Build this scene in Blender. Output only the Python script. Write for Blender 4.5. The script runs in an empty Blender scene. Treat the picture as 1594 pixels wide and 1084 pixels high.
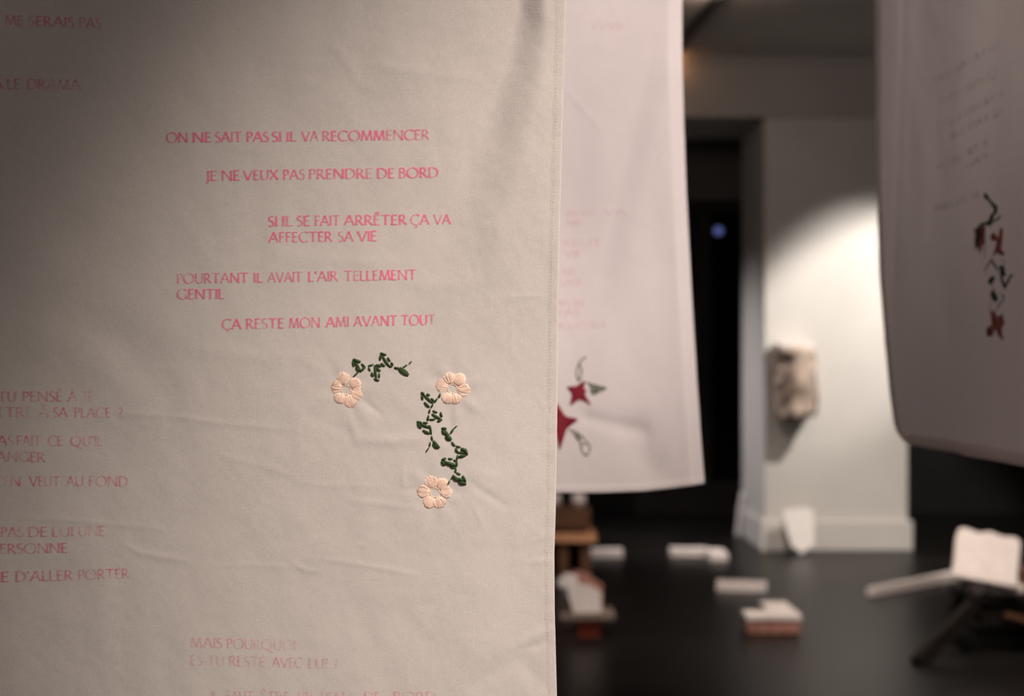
import bpy, bmesh, math, random
import numpy as np
from mathutils import Vector, Matrix, noise as mnoise

# ------------------------------------------------------------------ camera, world, lights, exposure
SC = bpy.context.scene
COL = SC.collection
FOC = 50.0 / 36.0 * 1594.0          # focal length in photo pixels
CX, HY, EYE = 797.0, 556.0, 1.21    # principal column, horizon row, eye height (m)

cam_d = bpy.data.cameras.new('camera')
cam = bpy.data.objects.new('camera', cam_d)
COL.objects.link(cam)
cam.location = (0, 0, EYE)
cam.rotation_euler = (math.pi / 2, 0, 0)
cam_d.lens = 50.0
cam_d.sensor_width = 36.0
cam_d.sensor_fit = 'HORIZONTAL'
cam_d.shift_y = 14.0 / 1594.0
cam_d.clip_start = 0.05
cam_d.dof.use_dof = True
cam_d.dof.focus_distance = 1.19
cam_d.dof.aperture_fstop = 4.8
SC.camera = cam

SC.view_settings.view_transform = 'Standard'
SC.view_settings.look = 'None'
SC.view_settings.gamma = 1.0
SC.view_settings.use_curve_mapping = False
SC.view_settings.exposure = 0.0
SC.cycles.use_denoising = True

w = bpy.data.worlds.new('world')
SC.world = w
w.use_nodes = True
w.node_tree.nodes['Background'].inputs[0].default_value = (0.9, 0.95, 1.0, 1)
w.node_tree.nodes['Background'].inputs[1].default_value = 0.0


def aim(o, target):
    d = Vector(target) - o.location
    o.rotation_euler = d.to_track_quat('-Z', 'Y').to_euler()


def spot(name, loc, target, watts, size_deg, blend, col=(1, 1, 1), rad=0.04):
    l = bpy.data.lights.new(name, 'SPOT')
    l.energy, l.spot_size, l.spot_blend = watts, math.radians(size_deg), blend
    l.color, l.shadow_soft_size = col, rad
    o = bpy.data.objects.new(name, l)
    o.location = loc
    COL.objects.link(o)
    aim(o, target)
    return o


def point(name, loc, watts, col=(1, 1, 1), rad=0.3):
    l = bpy.data.lights.new(name, 'POINT')
    l.energy, l.color, l.shadow_soft_size = watts, col, rad
    o = bpy.data.objects.new(name, l)
    o.location = loc
    COL.objects.link(o)
    return o


WARM = (1.0, 0.86, 0.76)
COL_LAMP = (3.05, 7.00, 2.97)
spot('column_spot_beam', COL_LAMP, (2.15, 8.9, 1.52), 190, 31, 0.55, (1.0, 0.95, 0.90), 0.05)
spot('column_spot_field', COL_LAMP, (2.42, 8.9, 0.60), 320, 57, 0.32, (1.0, 0.91, 0.83), 0.05)
spot('column_side_spot', (-0.60, 9.40, 2.55), (1.50, 9.40, 0.10), 190, 68, 1.0, (1.0, 0.94, 0.96), 0.06)
spot('rear_banner_spot', (1.15, -0.45, 2.95), (0.24, 2.05, 1.84), 440, 28, 0.7, (1.0, 0.91, 0.86), 0.06)
spot('front_banner_spot', (1.25, -0.55, 2.9), (0.25, 1.2, 1.25), 475, 27, 1.0, (1.0, 0.91, 0.83), 0.06)
spot('floor_spot', (1.35, 4.6, 3.0), (1.60, 6.6, 0.0), 390, 66, 0.8, WARM, 0.06)
point('room_fill', (-1.0, -1.4, 2.3), 27, (1.0, 0.92, 0.86), 0.5)  # added fill lamp behind the camera, a soft base level without a fixture
point('side_fill', (2.7, 2.2, 2.4), 32, (1.0, 0.92, 0.88), 0.4)  # added fill lamp, brightens the side banner through its cloth
point('hall_fill', (-1.0, 5.0, 2.4), 36, (1.0, 0.92, 0.86), 0.4)  # added fill lamp, lifts the ceiling, beam and upper column


# ------------------------------------------------------------------ small helpers
def P(px, py, Y):
    return Vector(((px - CX) * Y / FOC, Y, EYE - (py - HY) * Y / FOC))


def floor_pt(px, py):
    return P(px, py, EYE * FOC / (py - HY))


def tag(o, label=None, cat=None, group=None, kind=None):
    if label: o['label'] = label
    if cat: o['category'] = cat
    if group: o['group'] = group
    if kind: o['kind'] = kind
    return o


def empty(name, loc, rz=0.0):
    o = bpy.data.objects.new(name, None)
    o.location = loc
    o.rotation_euler = (0, 0, rz)
    o.empty_display_size = 0.05
    COL.objects.link(o)
    return o


def link(name, me, m, parent=None, smooth=True, world=False):
    """link one mesh object; world=True: vertices are in world space although it has a parent"""
    o = bpy.data.objects.new(name, me)
    COL.objects.link(o)
    if m is not None:
        me.materials.append(m)
    if smooth:
        me.polygons.foreach_set('use_smooth', [True] * len(me.polygons))
    if parent is not None:
        o.parent = parent
        if world:
            bpy.context.view_layer.update()
            o.matrix_parent_inverse = parent.matrix_world.inverted()
    return o


def obj(name, bm, m, parent=None, smooth=False, world=False):
    bmesh.ops.recalc_face_normals(bm, faces=bm.faces)
    me = bpy.data.meshes.new(name)
    bm.to_mesh(me)
    bm.free()
    return link(name, me, m, parent, smooth, world)


def box(bm, lo, hi, mat=None, bevel=0.0, seg=2):
    r = bmesh.ops.create_cube(bm, size=1.0)
    vs = r['verts']
    lo, hi = Vector(lo), Vector(hi)
    for v in vs:
        v.co = Vector((lo[i] + (v.co[i] + 0.5) * (hi[i] - lo[i]) for i in range(3)))
    if bevel:
        es = list({e for v in vs for e in v.link_edges})
        rb = bmesh.ops.bevel(bm, geom=es, offset=bevel, segments=seg, affect='EDGES', profile=0.5)
        vs = list({v for f in rb['faces'] for v in f.verts} | {v for v in vs if v.is_valid})
    if mat is not None:
        for v in vs:
            v.co = mat @ v.co
    return vs


def bar(bm, a, b, w1, w2, up=(0, 0, 1), bevel=0.003):
    """square bar from a to b, w1 wide across, w2 deep along up"""
    a, b = Vector(a), Vector(b)
    d = b - a
    L = d.length
    z = d.normalized()
    x = z.cross(Vector(up))
    if x.length < 1e-4:
        x = Vector((1, 0, 0))
    x.normalize()
    y = z.cross(x)
    M = Matrix(((x.x, y.x, z.x, a.x), (x.y, y.y, z.y, a.y), (x.z, y.z, z.z, a.z), (0, 0, 0, 1)))
    return box(bm, (-w1 / 2, -w2 / 2, 0), (w1 / 2, w2 / 2, L), M, bevel)


def prism(bm, poly, M, depth):
    """polygon (local xy) extruded along local z by depth, placed by M"""
    bot = [bm.verts.new(M @ Vector((x, y, 0))) for x, y in poly]
    top = [bm.verts.new(M @ Vector((x, y, depth))) for x, y in poly]
    n = len(poly)
    bm.faces.new(bot[::-1])
    bm.faces.new(top)
    for i in range(n):
        bm.faces.new((bot[i], bot[(i + 1) % n], top[(i + 1) % n], top[i]))
    return bot + top


def tube(bm, pts, radii, n=6):
    """swept tube through pts, pinched closed at both ends"""
    pts = [Vector(p) for p in pts]
    rings = []
    for i, p in enumerate(pts):
        t = (pts[min(i + 1, len(pts) - 1)] - pts[max(i - 1, 0)])
        if t.length < 1e-9:
            t = Vector((0, 0, 1))
        t.normalize()
        ref = Vector((0, 1, 0)) if abs(t.y) < 0.8 else Vector((1, 0, 0))
        a = t.cross(ref).normalized()
        b = t.cross(a)
        rings.append([bm.verts.new(p + (a * math.cos(2 * math.pi * k / n) + b * math.sin(2 * math.pi * k / n)) * radii[i]) for k in range(n)])
    for r0, r1 in zip(rings, rings[1:]):
        for k in range(n):
            bm.faces.new((r0[k], r0[(k + 1) % n], r1[(k + 1) % n], r1[k]))
    bm.faces.new(rings[0][::-1])
    bm.faces.new(rings[-1])


def roughen(bm, cuts, amp, scale, seed=0.0, zlock=None):
    bmesh.ops.subdivide_edges(bm, edges=bm.edges[:], cuts=cuts, use_grid_fill=True)
    bm.normal_update()
    for v in bm.verts:
        if zlock is not None and v.co.z < zlock:
            continue
        q = v.co * scale + Vector((seed, seed * 1.7, -seed))
        v.co += v.normal * amp * (mnoise.noise(q) + 0.5 * mnoise.noise(q * 2.3))


# ------------------------------------------------------------------ materials
def mat(name, col, rough=0.7, spec=0.3, metal=0.0):
    m = bpy.data.materials.new(name)
    m.use_nodes = True
    b = m.node_tree.nodes['Principled BSDF']
    b.inputs['Base Color'].default_value = (*col, 1)
    b.inputs['Roughness'].default_value = rough
    b.inputs['Specular IOR Level'].default_value = spec
    b.inputs['Metallic'].default_value = metal
    return m


def noisy(name, c1, c2, scale=8.0, rough=0.8, bump=0.2, stretch=(1, 1, 1), spec=0.25, detail=6.0, lo=0.35, hi=0.65, dist=0.01):
    m = mat(name, c1, rough, spec)
    nt = m.node_tree
    N, L = nt.nodes, nt.links
    b = N['Principled BSDF']
    tc = N.new('ShaderNodeTexCoord')
    mp = N.new('ShaderNodeMapping')
    mp.inputs['Scale'].default_value = stretch
    L.new(tc.outputs['Object'], mp.inputs['Vector'])
    nz = N.new('ShaderNodeTexNoise')
    nz.inputs['Scale'].default_value = scale
    nz.inputs['Detail'].default_value = detail
    L.new(mp.outputs[0], nz.inputs['Vector'])
    cr = N.new('ShaderNodeValToRGB')
    cr.color_ramp.elements[0].position, cr.color_ramp.elements[1].position = lo, hi
    cr.color_ramp.elements[0].color, cr.color_ramp.elements[1].color = (*c1, 1), (*c2, 1)
    L.new(nz.outputs['Fac'], cr.inputs[0])
    L.new(cr.outputs[0], b.inputs['Base Color'])
    if bump:
        bp = N.new('ShaderNodeBump')
        bp.inputs['Strength'].default_value = bump
        bp.inputs['Distance'].default_value = dist
        L.new(nz.outputs['Fac'], bp.inputs['Height'])
        L.new(bp.outputs[0], b.inputs['Normal'])
    return m


def cloth_mat(name, col, transl, weave=0.10, mottle=0.06):
    """plain woven cotton: slubby warp and weft threads, some light through it"""
    m = bpy.data.materials.new(name)
    m.use_nodes = True
    nt = m.node_tree
    N, L = nt.nodes, nt.links
    N.clear()
    out = N.new('ShaderNodeOutputMaterial')
    tc = N.new('ShaderNodeTexCoord')

    def streak(sx, sz, detail):
        mp = N.new('ShaderNodeMapping')
        mp.inputs['Scale'].default_value = (sx, min(sx, sz), sz)
        L.new(tc.outputs['Object'], mp.inputs['Vector'])
        nz = N.new('ShaderNodeTexNoise')
        nz.inputs['Scale'].default_value = 1.0
        nz.inputs['Detail'].default_value = detail
        L.new(mp.outputs[0], nz.inputs['Vector'])
        return nz.outputs['Fac']

    def math_n(op, a, b):
        n = N.new('ShaderNodeMath')
        n.operation = op
        for i, v in enumerate((a, b)):
            if isinstance(v, (int, float)):
                n.inputs[i].default_value = v
            else:
                L.new(v, n.inputs[i])
        return n.outputs[0]
    weft = streak(230, 1000, 3.0)
    warp = streak(1000, 200, 3.0)
    blot = streak(14, 14, 4.0)
    ww = math_n('SUBTRACT', math_n('ADD', weft, warp), 1.0)
    tone = math_n('ADD', math_n('MULTIPLY', ww, weave * 4.0), math_n('MULTIPLY', math_n('SUBTRACT', blot, 0.5), mottle * 2))
    val = math_n('ADD', 1.0, tone)
    mx = N.new('ShaderNodeMix')
    mx.data_type = 'RGBA'
    mx.blend_type = 'MULTIPLY'
    mx.inputs[0].default_value = 1.0
    mx.inputs[6].default_value = (*col, 1)
    cmb = N.new('ShaderNodeCombineColor')
    for i in range(3):
        L.new(val, cmb.inputs[i])
    L.new(cmb.outputs[0], mx.inputs[7])
    bp = N.new('ShaderNodeBump')
    bp.inputs['Strength'].default_value = 0.35
    bp.inputs['Distance'].default_value = 0.0004
    L.new(ww, bp.inputs['Height'])
    df = N.new('ShaderNodeBsdfDiffuse')
    df.inputs['Roughness'].default_value = 0.6
    tr = N.new('ShaderNodeBsdfTranslucent')
    ms = N.new('ShaderNodeMixShader')
    ms.inputs[0].default_value = transl
    for n in (df, tr):
        L.new(mx.outputs[2], n.inputs['Color'])
        L.new(bp.outputs[0], n.inputs['Normal'])
    L.new(df.outputs[0], ms.inputs[1])
    L.new(tr.outputs[0], ms.inputs[2])
    L.new(ms.outputs[0], out.inputs['Surface'])
    return m


def ink_mat(name, col, density, contrast=0.35, scale=55.0):
    """worn textile print: patchy cover, the weave showing through"""
    m = bpy.data.materials.new(name)
    m.use_nodes = True
    nt = m.node_tree
    N, L = nt.nodes, nt.links
    N.clear()
    out = N.new('ShaderNodeOutputMaterial')
    tc = N.new('ShaderNodeTexCoord')
    nz = N.new('ShaderNodeTexNoise')
    nz.inputs['Scale'].default_value = scale
    nz.inputs['Detail'].default_value = 5.0
    nz.inputs['Roughness'].default_value = 0.65
    L.new(tc.outputs['Object'], nz.inputs['Vector'])
    mr = N.new('ShaderNodeMapRange')
    mr.inputs['From Min'].default_value, mr.inputs['From Max'].default_value = 0.36, 0.60
    mr.inputs['To Min'].default_value, mr.inputs['To Max'].default_value = density * (1 - contrast * 1.6), min(1, density * (1 + contrast * .5))
    L.new(nz.outputs['Fac'], mr.inputs['Value'])
    df = N.new('ShaderNodeBsdfDiffuse')
    df.inputs['Color'].default_value = (*col, 1)
    tp = N.new('ShaderNodeBsdfTransparent')
    ms = N.new('ShaderNodeMixShader')
    L.new(mr.outputs[0], ms.inputs[0])
    L.new(tp.outputs[0], ms.inputs[1])
    L.new(df.outputs[0], ms.inputs[2])
    L.new(ms.outputs[0], out.inputs['Surface'])
    return m


M_CLOTH1 = cloth_mat('beige_cotton', (0.73, 0.655, 0.61), 0.12, 0.042, 0.03)
M_CLOTH2 = cloth_mat('pale_pink_cotton', (0.80, 0.715, 0.70), 0.15, 0.03, 0.02)
M_CLOTH3 = cloth_mat('mauve_cotton', (0.80, 0.69, 0.66), 0.38, 0.03, 0.02)
PINK = (0.95, 0.21, 0.34)
M_INK = [ink_mat('pink_print_strong', PINK, 0.70, 0.40), ink_mat('pink_print_worn', PINK, 0.37, 0.5), ink_mat('pink_print_faint', PINK, 0.22, 0.5),
         ink_mat('pink_print_ghost', (0.75, 0.30, 0.38), 0.20, 0.5, 30), ink_mat('print_seen_through', (0.24, 0.12, 0.13), 0.22, 0.5, 30)]
M_PEACH = noisy('peach_thread', (0.88, 0.60, 0.47), (0.94, 0.70, 0.58), 300, 0.55, 0.0, spec=0.3)
M_GREEN = noisy('dark_green_thread', (0.026, 0.052, 0.012), (0.042, 0.082, 0.020), 300, 0.6, 0.0)
M_GREYGREEN = noisy('grey_green_thread', (0.10, 0.11, 0.075), (0.17, 0.17, 0.12), 200, 0.7, 0.0)
M_RED = noisy('crimson_thread', (0.22, 0.009, 0.023), (0.30, 0.016, 0.036), 200, 0.6, 0.0)
M_ROSE = noisy('brick_red_thread', (0.26, 0.055, 0.05), (0.36, 0.09, 0.08), 200, 0.7, 0.0)
M_DEEP = noisy('blackish_green_thread', (0.012, 0.022, 0.012), (0.025, 0.04, 0.02), 200, 0.7, 0.0)
M_STITCH = mat('seam_thread', (0.62, 0.56, 0.50), 0.8)
M_WALLW = noisy('white_wall_paint', (0.62, 0.59, 0.55), (0.66, 0.63, 0.59), 3, 0.75, 0.05)
M_CEIL = noisy('ceiling_paint', (0.46, 0.43, 0.40), (0.50, 0.46, 0.43), 2, 0.85, 0.03)
M_DARKW = noisy('charcoal_wall_paint', (0.014, 0.013, 0.012), (0.020, 0.018, 0.017), 3, 0.8, 0.03)
M_FLOOR = noisy('black_floor_paint', (0.007, 0.006, 0.0055), (0.012, 0.0103, 0.0095), 2.2, 0.36, 0.03, spec=0.17)
M_SHARD = noisy('lit_plaster', (0.84, 0.79, 0.75), (0.88, 0.84, 0.80), 14, 0.85, 0.2)  # plaster made lighter: the extra light on the leaning shards is in the colour
M_PLASTER = noisy('white_plaster', (0.72, 0.64, 0.60), (0.80, 0.72, 0.68), 14, 0.85, 0.3)
M_RELIEF = noisy('rough_carved_plaster', (0.34, 0.25, 0.19), (0.60, 0.49, 0.41), 9, 0.9, 0.9)
M_BRICK = noisy('red_brick', (0.27, 0.115, 0.085), (0.40, 0.20, 0.155), 16, 0.9, 0.4)
M_BRICKD = noisy('deep_red_brick', (0.20, 0.035, 0.015), (0.27, 0.055, 0.025), 16, 0.9, 0.4)
M_WOOD = noisy('brown_wood', (0.085, 0.040, 0.022), (0.15, 0.07, 0.038), 5, 0.55, 0.1, (1, 1, 9))
M_WOODL = noisy('orange_lit_wood', (0.52, 0.24, 0.12), (0.66, 0.33, 0.18), 5, 0.5, 0.1, (1, 9, 9))  # wood brightened: the orange light on the ledge is in its colour
M_WOODD = noisy('blackened_wood', (0.005, 0.004, 0.0035), (0.012, 0.007, 0.005), 6, 0.6, 0.1, (1, 1, 9))
M_BOARD = noisy('grey_brown_board', (0.16, 0.12, 0.095), (0.23, 0.18, 0.15), 6, 0.7, 0.1, (1, 9, 9))
M_BLACK = mat('black_metal', (0.012, 0.012, 0.012), 0.45, 0.4)
M_CORD = mat('pale_cord', (0.55, 0.5, 0.45), 0.8)
M_GLASS = mat('dark_glass', (0.006, 0.006, 0.007), 0.12, 0.5)
M_LAMP = bpy.data.materials.new('lamp_face')
M_LAMP.use_nodes = True
_b = M_LAMP.node_tree.nodes['Principled BSDF']
_b.inputs['Emission Color'].default_value = (1.0, 0.85, 0.7, 1)
_b.inputs['Emission Strength'].default_value = 6.0
M_BLUE = bpy.data.materials.new('blue_reflection_glow')  # emission in place of a blue reflection in the door glass
M_BLUE.use_nodes = True
_b = M_BLUE.node_tree.nodes['Principled BSDF']
_b.inputs['Base Color'].default_value = (0.05, 0.06, 0.2, 1)
_b.inputs['Emission Color'].default_value = (0.30, 0.36, 1.0, 1)
_b.inputs['Emission Strength'].default_value = 0.30
M_ORANGE = bpy.data.materials.new('orange_bulb')
M_ORANGE.use_nodes = True
_b = M_ORANGE.node_tree.nodes['Principled BSDF']
_b.inputs['Emission Color'].default_value = (1.0, 0.42, 0.12, 1)
_b.inputs['Emission Strength'].default_value = 3.0

# ------------------------------------------------------------------ the room
CEIL_Z = 3.08


def struct(name, bm, m, parent=None, smooth=False):
    o = obj(name, bm, m, parent, smooth)
    if parent is None:
        o['kind'] = 'structure'
    return o


def slab(name, lo, hi, m, bevel=0.0, parent=None):
    bm = bmesh.new()
    box(bm, lo, hi, None, bevel)
    return struct(name, bm, m, parent)


slab('floor', (-5, -4, -0.1), (6, 11.2, 0), M_FLOOR)
slab('ceiling', (-5, -4, CEIL_Z), (6, 11.2, CEIL_Z + 0.1), M_CEIL)
slab('wall_left', (-5.1, -4, 0), (-5, 11.2, CEIL_Z), M_DARKW)
slab('wall_right', (6, -4, 0), (6.1, 11.2, CEIL_Z), M_DARKW)
slab('wall_front', (-5, -4.1, 0), (6, -4, CEIL_Z), M_DARKW)
# back wall with a dark glazed doorway left of the column
DX0, DX1, DZ = 1.36, 1.84, 2.42
bm = bmesh.new()
box(bm, (-5, 11.0, 0), (0.95, 11.1, CEIL_Z))
box(bm, (2.25, 11.0, 0), (6, 11.1, CEIL_Z))
struct('wall_back', bm, M_DARKW)
M_TRANS = noisy('dim_white_wall', (0.20, 0.17, 0.155), (0.24, 0.205, 0.19), 3, 0.8, 0.03)  # white wall in dim light, the dimness put into its grey
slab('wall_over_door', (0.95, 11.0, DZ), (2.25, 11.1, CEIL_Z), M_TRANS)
bm = bmesh.new()
box(bm, (0.95, 10.97, 0), (1.12, 11.08, DZ))
box(bm, (1.12, 10.98, 0), (1.50, 11.06, 0.25))
box(bm, (1.44, 10.98, 0.25), (1.53, 11.06, DZ - 0.11))
box(bm, (2.12, 10.97, 0), (2.25, 11.08, DZ))
box(bm, (1.12, 10.97, DZ - 0.11), (2.12, 11.08, DZ))
box(bm, (1.50, 10.98, 0), (2.12, 11.06, 0.25))
M_FRAME = noisy('dark_door_paint', (0.026, 0.022, 0.018), (0.034, 0.028, 0.023), 4, 0.6, 0.02)
door = struct('door_1', bm, M_FRAME)
bm = bmesh.new()
box(bm, (1.12, 11.02, 0.25), (1.44, 11.03, DZ - 0.11))
obj('glass_pane', bm, M_GLASS, door)
bm = bmesh.new()
box(bm, (1.53, 11.02, 0.25), (2.12, 11.03, DZ - 0.11))
obj('glass_pane', bm, M_GLASS, door)
# the square column, its baseboard, the beam over it
CX0, CX1, CY0, CY1, BEAM_Z = 1.580, 2.476, 8.90, 9.78, 2.71
slab('column', (CX0, CY0, 0), (CX1, CY1, BEAM_Z), M_WALLW, 0.006)
bm = bmesh.new()
for (lo, hi) in (((CX0 - .026, CY0 - .026, 0), (CX1 + .026, CY0, .185)), ((CX0 - .026, CY1, 0), (CX1 + .026, CY1 + .026, .185)),
                 ((CX0 - .026, CY0, 0), (CX0, CY1, .185)), ((CX1, CY0, 0), (CX1 + .026, CY1, .185))):
    box(bm, lo, hi, None, 0.006)
struct('baseboard_column', bm, M_WALLW)
slab('beam', (-5, CY0 - .02, BEAM_Z), (6, CY1 + .02, CEIL_Z), M_CEIL)
bm = bmesh.new()
prof = [(0, 0), (0, -.05), (-.012, -.05), (-.018, -.035), (-.045, -.014), (-.055, -.014), (-.055, 0)]
M = Matrix.Translation((-5, CY0 - .02, CEIL_Z)) @ Matrix(((0, 0, 1, 0), (1, 0, 0, 0), (0, 1, 0, 0), (0, 0, 0, 1)))
prism(bm, prof, M, 11.0)
struct('trim_1', bm, M_CEIL)

# ceiling track and its spotlight, warm bulb on the beam, glowing ball for the blue reflection in the glass
a, b_ = P(1118, -6, (CEIL_Z - 0.02 - EYE) * FOC / (HY + 6)), P(1048, 88, (CEIL_Z - 0.02 - EYE) * FOC / (HY - 88))
bm = bmesh.new()
a2 = a + (a - b_) * 0.6
bar(bm, Vector((a2.x, a2.y, CEIL_Z - .0175)), Vector((b_.x, b_.y, CEIL_Z - .0175)), 0.045, 0.035, (0, 0, 1), 0.003)
tag(obj('lighting_track', bm, M_BLACK), 'black lighting track running across the ceiling toward the beam', 'light track')


def spotlight(loc, target, label, k=1.0):
    root = empty('ceiling_spotlight', loc)
    d = (Vector(target) - Vector(loc)).normalized()
    q = d.to_track_quat('Z', 'Y').to_matrix().to_4x4()
    bm = bmesh.new()
    bmesh.ops.create_cone(bm, cap_ends=False, segments=24, radius1=.045, radius2=.05, depth=.14 * k, matrix=q)
    bmesh.ops.create_cone(bm, cap_ends=True, segments=24, radius1=.03, radius2=.045, depth=.03, matrix=q @ Matrix.Translation((0, 0, -.07 * k - .015)))
    obj('lamp_can', bm, M_BLACK, root)
    bm = bmesh.new()
    bmesh.ops.create_circle(bm, cap_ends=True, segments=24, radius=.042, matrix=q @ Matrix.Translation((0, 0, .02)))
    obj('lamp_face', bm, M_LAMP, root)
    bm = bmesh.new()
    tube(bm, [(0, 0, -.02), (0, 0, CEIL_Z - loc[2])], [.008, .008])
    obj('lamp_stem', bm, M_BLACK, root)
    return tag(root, label, 'ceiling light')


spotlight((1.02, 7.04, 3.04), (1.02, 7.06, 0), 'black ceiling spotlight in the middle of the room, over the scattered bricks', .35)
point('spotlight_spill', (1.02, 7.20, 3.035), 6.0, (1.0, 0.72, 0.58), 0.03)
spotlight((3.11, 6.86, 2.93), (2.42, 8.9, 0.9), 'black ceiling spotlight aimed at the white column')
root = empty('bulkhead_lamp', (1.005, CY0 - .02, 3.055))
bm = bmesh.new()
box(bm, (-.04, -.02, -.03), (.04, 0, .025), None, .004)
obj('lamp_base', bm, M_BLACK, root)
bm = bmesh.new()
bmesh.ops.create_uvsphere(bm, u_segments=16, v_segments=10, radius=.022, matrix=Matrix.Translation((0, -.038, 0)))
obj('lamp_bulb', bm, M_ORANGE, root, True)
tag(root, 'small orange lamp on the beam where it meets the ceiling', 'lamp')
point('bulkhead_glow', (1.005, CY0 - .10, 3.03), 0.25, (1.0, 0.45, 0.16), 0.02)
root = empty('blue_reflection', (1.595, 10.99, 2.185))  # added glowing ball and box standing in for a reflection in the glass
bm = bmesh.new()
bmesh.ops.create_uvsphere(bm, u_segments=16, v_segments=10, radius=.032)
obj('lens', bm, M_BLUE, root, True)
bm = bmesh.new()
box(bm, (-.045, .0, -.05), (.045, .03, .05), None, .006)
obj('reflection_backing', bm, M_BLACK, root)
tag(root, 'small blue reflection in the dark doorway left of the column, added as a glowing ball', 'lamp')

# ------------------------------------------------------------------ cloth surfaces
rng = np.random.RandomState(7)
_LAT = rng.rand(64, 64)


def vnoise(x, y):
    x, y = np.asarray(x, float), np.asarray(y, float)
    xi, yi = np.floor(x).astype(int), np.floor(y).astype(int)
    fx, fy = x - xi, y - yi
    fx, fy = fx * fx * (3 - 2 * fx), fy * fy * (3 - 2 * fy)
    g = lambda i, j: _LAT[np.mod(i, 64), np.mod(j, 64)]
    return (g(xi, yi) * (1 - fx) + g(xi + 1, yi) * fx) * (1 - fy) + (g(xi, yi + 1) * (1 - fx) + g(xi + 1, yi + 1) * fx) * fy - 0.5


def sstep(t):
    t = np.clip(t, 0, 1)
    return t * t * (3 - 2 * t)


# creases pressed or pulled into the front banner: polyline, width (px), height (mm), side step (mm)
CREASES = [
    ([(38, 807), (120, 811), (252, 824)], 4, .35, 0), ([(192, 847), (218, 861), (290, 874)], 5, .55, 0),
    ([(183, 643), (278, 649), (341, 659), (460, 669)], 5, .35, 0), ([(341, 709), (400, 722), (460, 742)], 5, .3, 0),
    ([(334, 882), (400, 880), (470, 884)], 4, .25, 0), ([(107, 470), (190, 532), (252, 608)], 34, -3.0, 0),
    ([(20, 560), (90, 600), (170, 680)], 40, -1.6, 0), ([(10, 330), (70, 420), (150, 500)], 40, 2.2, 0),
    ([(504, 871), (555, 878), (647, 895)], 4, .45, 0), ([(454, 875), (476, 889), (500, 890)], 4, .4, 0),
    ([(552, 848), (567, 850)], 3, .3, 0),
    ([(858, 794), (835, 820), (807, 847)], 9, .9, 0), ([(855, 828), (833, 845)], 6, .6, 0), ([(857, 872), (825, 877)], 5, .5, 0),
    ([(855, 979), (838, 988), (812, 1003)], 7, .9, 0), ([(853, 1000), (815, 1012)], 6, -.6, 0), ([(799, 1027), (770, 1045), (740, 1072)], 14, -1.2, 0),
    ([(812, 1027), (835, 1060)], 13, -1.0, 0), ([(853, 690), (815, 735)], 10, .5, 0), ([(840, 1084), (790, 1130)], 10, .9, 0),
    ([(545, 779), (600, 786), (645, 791)], 5, .4, 0), ([(556, 684), (610, 687), (655, 683)], 9, .9, 0),
    ([(566, 626), (578, 634), (592, 645)], 5, -.9, 0), ([(541, 637), (549, 665), (556, 690)], 6, .6, 0), ([(560, 632), (580, 665)], 8, .4, 0),
    ([(703, 636), (701, 660), (694, 690)], 6, -.7, 0), ([(728, 748), (750, 765), (790, 790)], 6, -.6, 0), ([(735, 735), (790, 745)], 8, .3, 0),
    ([(628, 729), (628, 755)], 4, .5, 0), ([(628, 756), (655, 754)], 4, .4, 0), ([(720, 625), (745, 640)], 6, .4, 0),
    ([(735, 785), (745, 806), (752, 820)], 4, .35, 0), ([(480, 650), (530, 665), (555, 690)], 9, -.4, 0),
    ([(470, 560), (510, 580)], 8, .4, 0), ([(680, 700), (690, 720)], 6, -.4, 0), ([(600, 600), (640, 640)], 12, .4, 0),
    ([(460, 752), (520, 756), (600, 758)], 5, .25, 0), ([(798, 462), (840, 461)], 4, .3, 0), ([(796, 462), (797, 560)], 5, .2, 0),
    ([(0, 96), (110, 95), (200, 97)], 4, .22, 0), ([(350, 230), (420, 238)], 5, .25, 0), ([(430, 395), (520, 405), (640, 412)], 10, .35, 0),
    ([(520, 70), (560, 130), (575, 140)], 10, .5, 0), ([(570, 100), (690, 118), (740, 122)], 10, .4, 0),
    ([(600, 430), (660, 445), (740, 440)], 14, .5, 0), ([(300, 540), (420, 560), (500, 556)], 12, .4, 0),
    ([(640, 940), (670, 985)], 14, .4, 0), ([(560, 950), (580, 1010)], 14, -.5, 0),
]


def seg_dist(px, py, a, b):
    ax, ay, bx, by = a[0], a[1], b[0], b[1]
    dx, dy = bx - ax, by - ay
    t = ((px - ax) * dx + (py - ay) * dy) / (dx * dx + dy * dy)
    tc = np.clip(t, 0, 1)
    return np.hypot(px - ax - tc * dx, py - ay - tc * dy)


FLOWERS = [(539, 607.5), (704.3, 605.7), (677.2, 767.5)]


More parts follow.
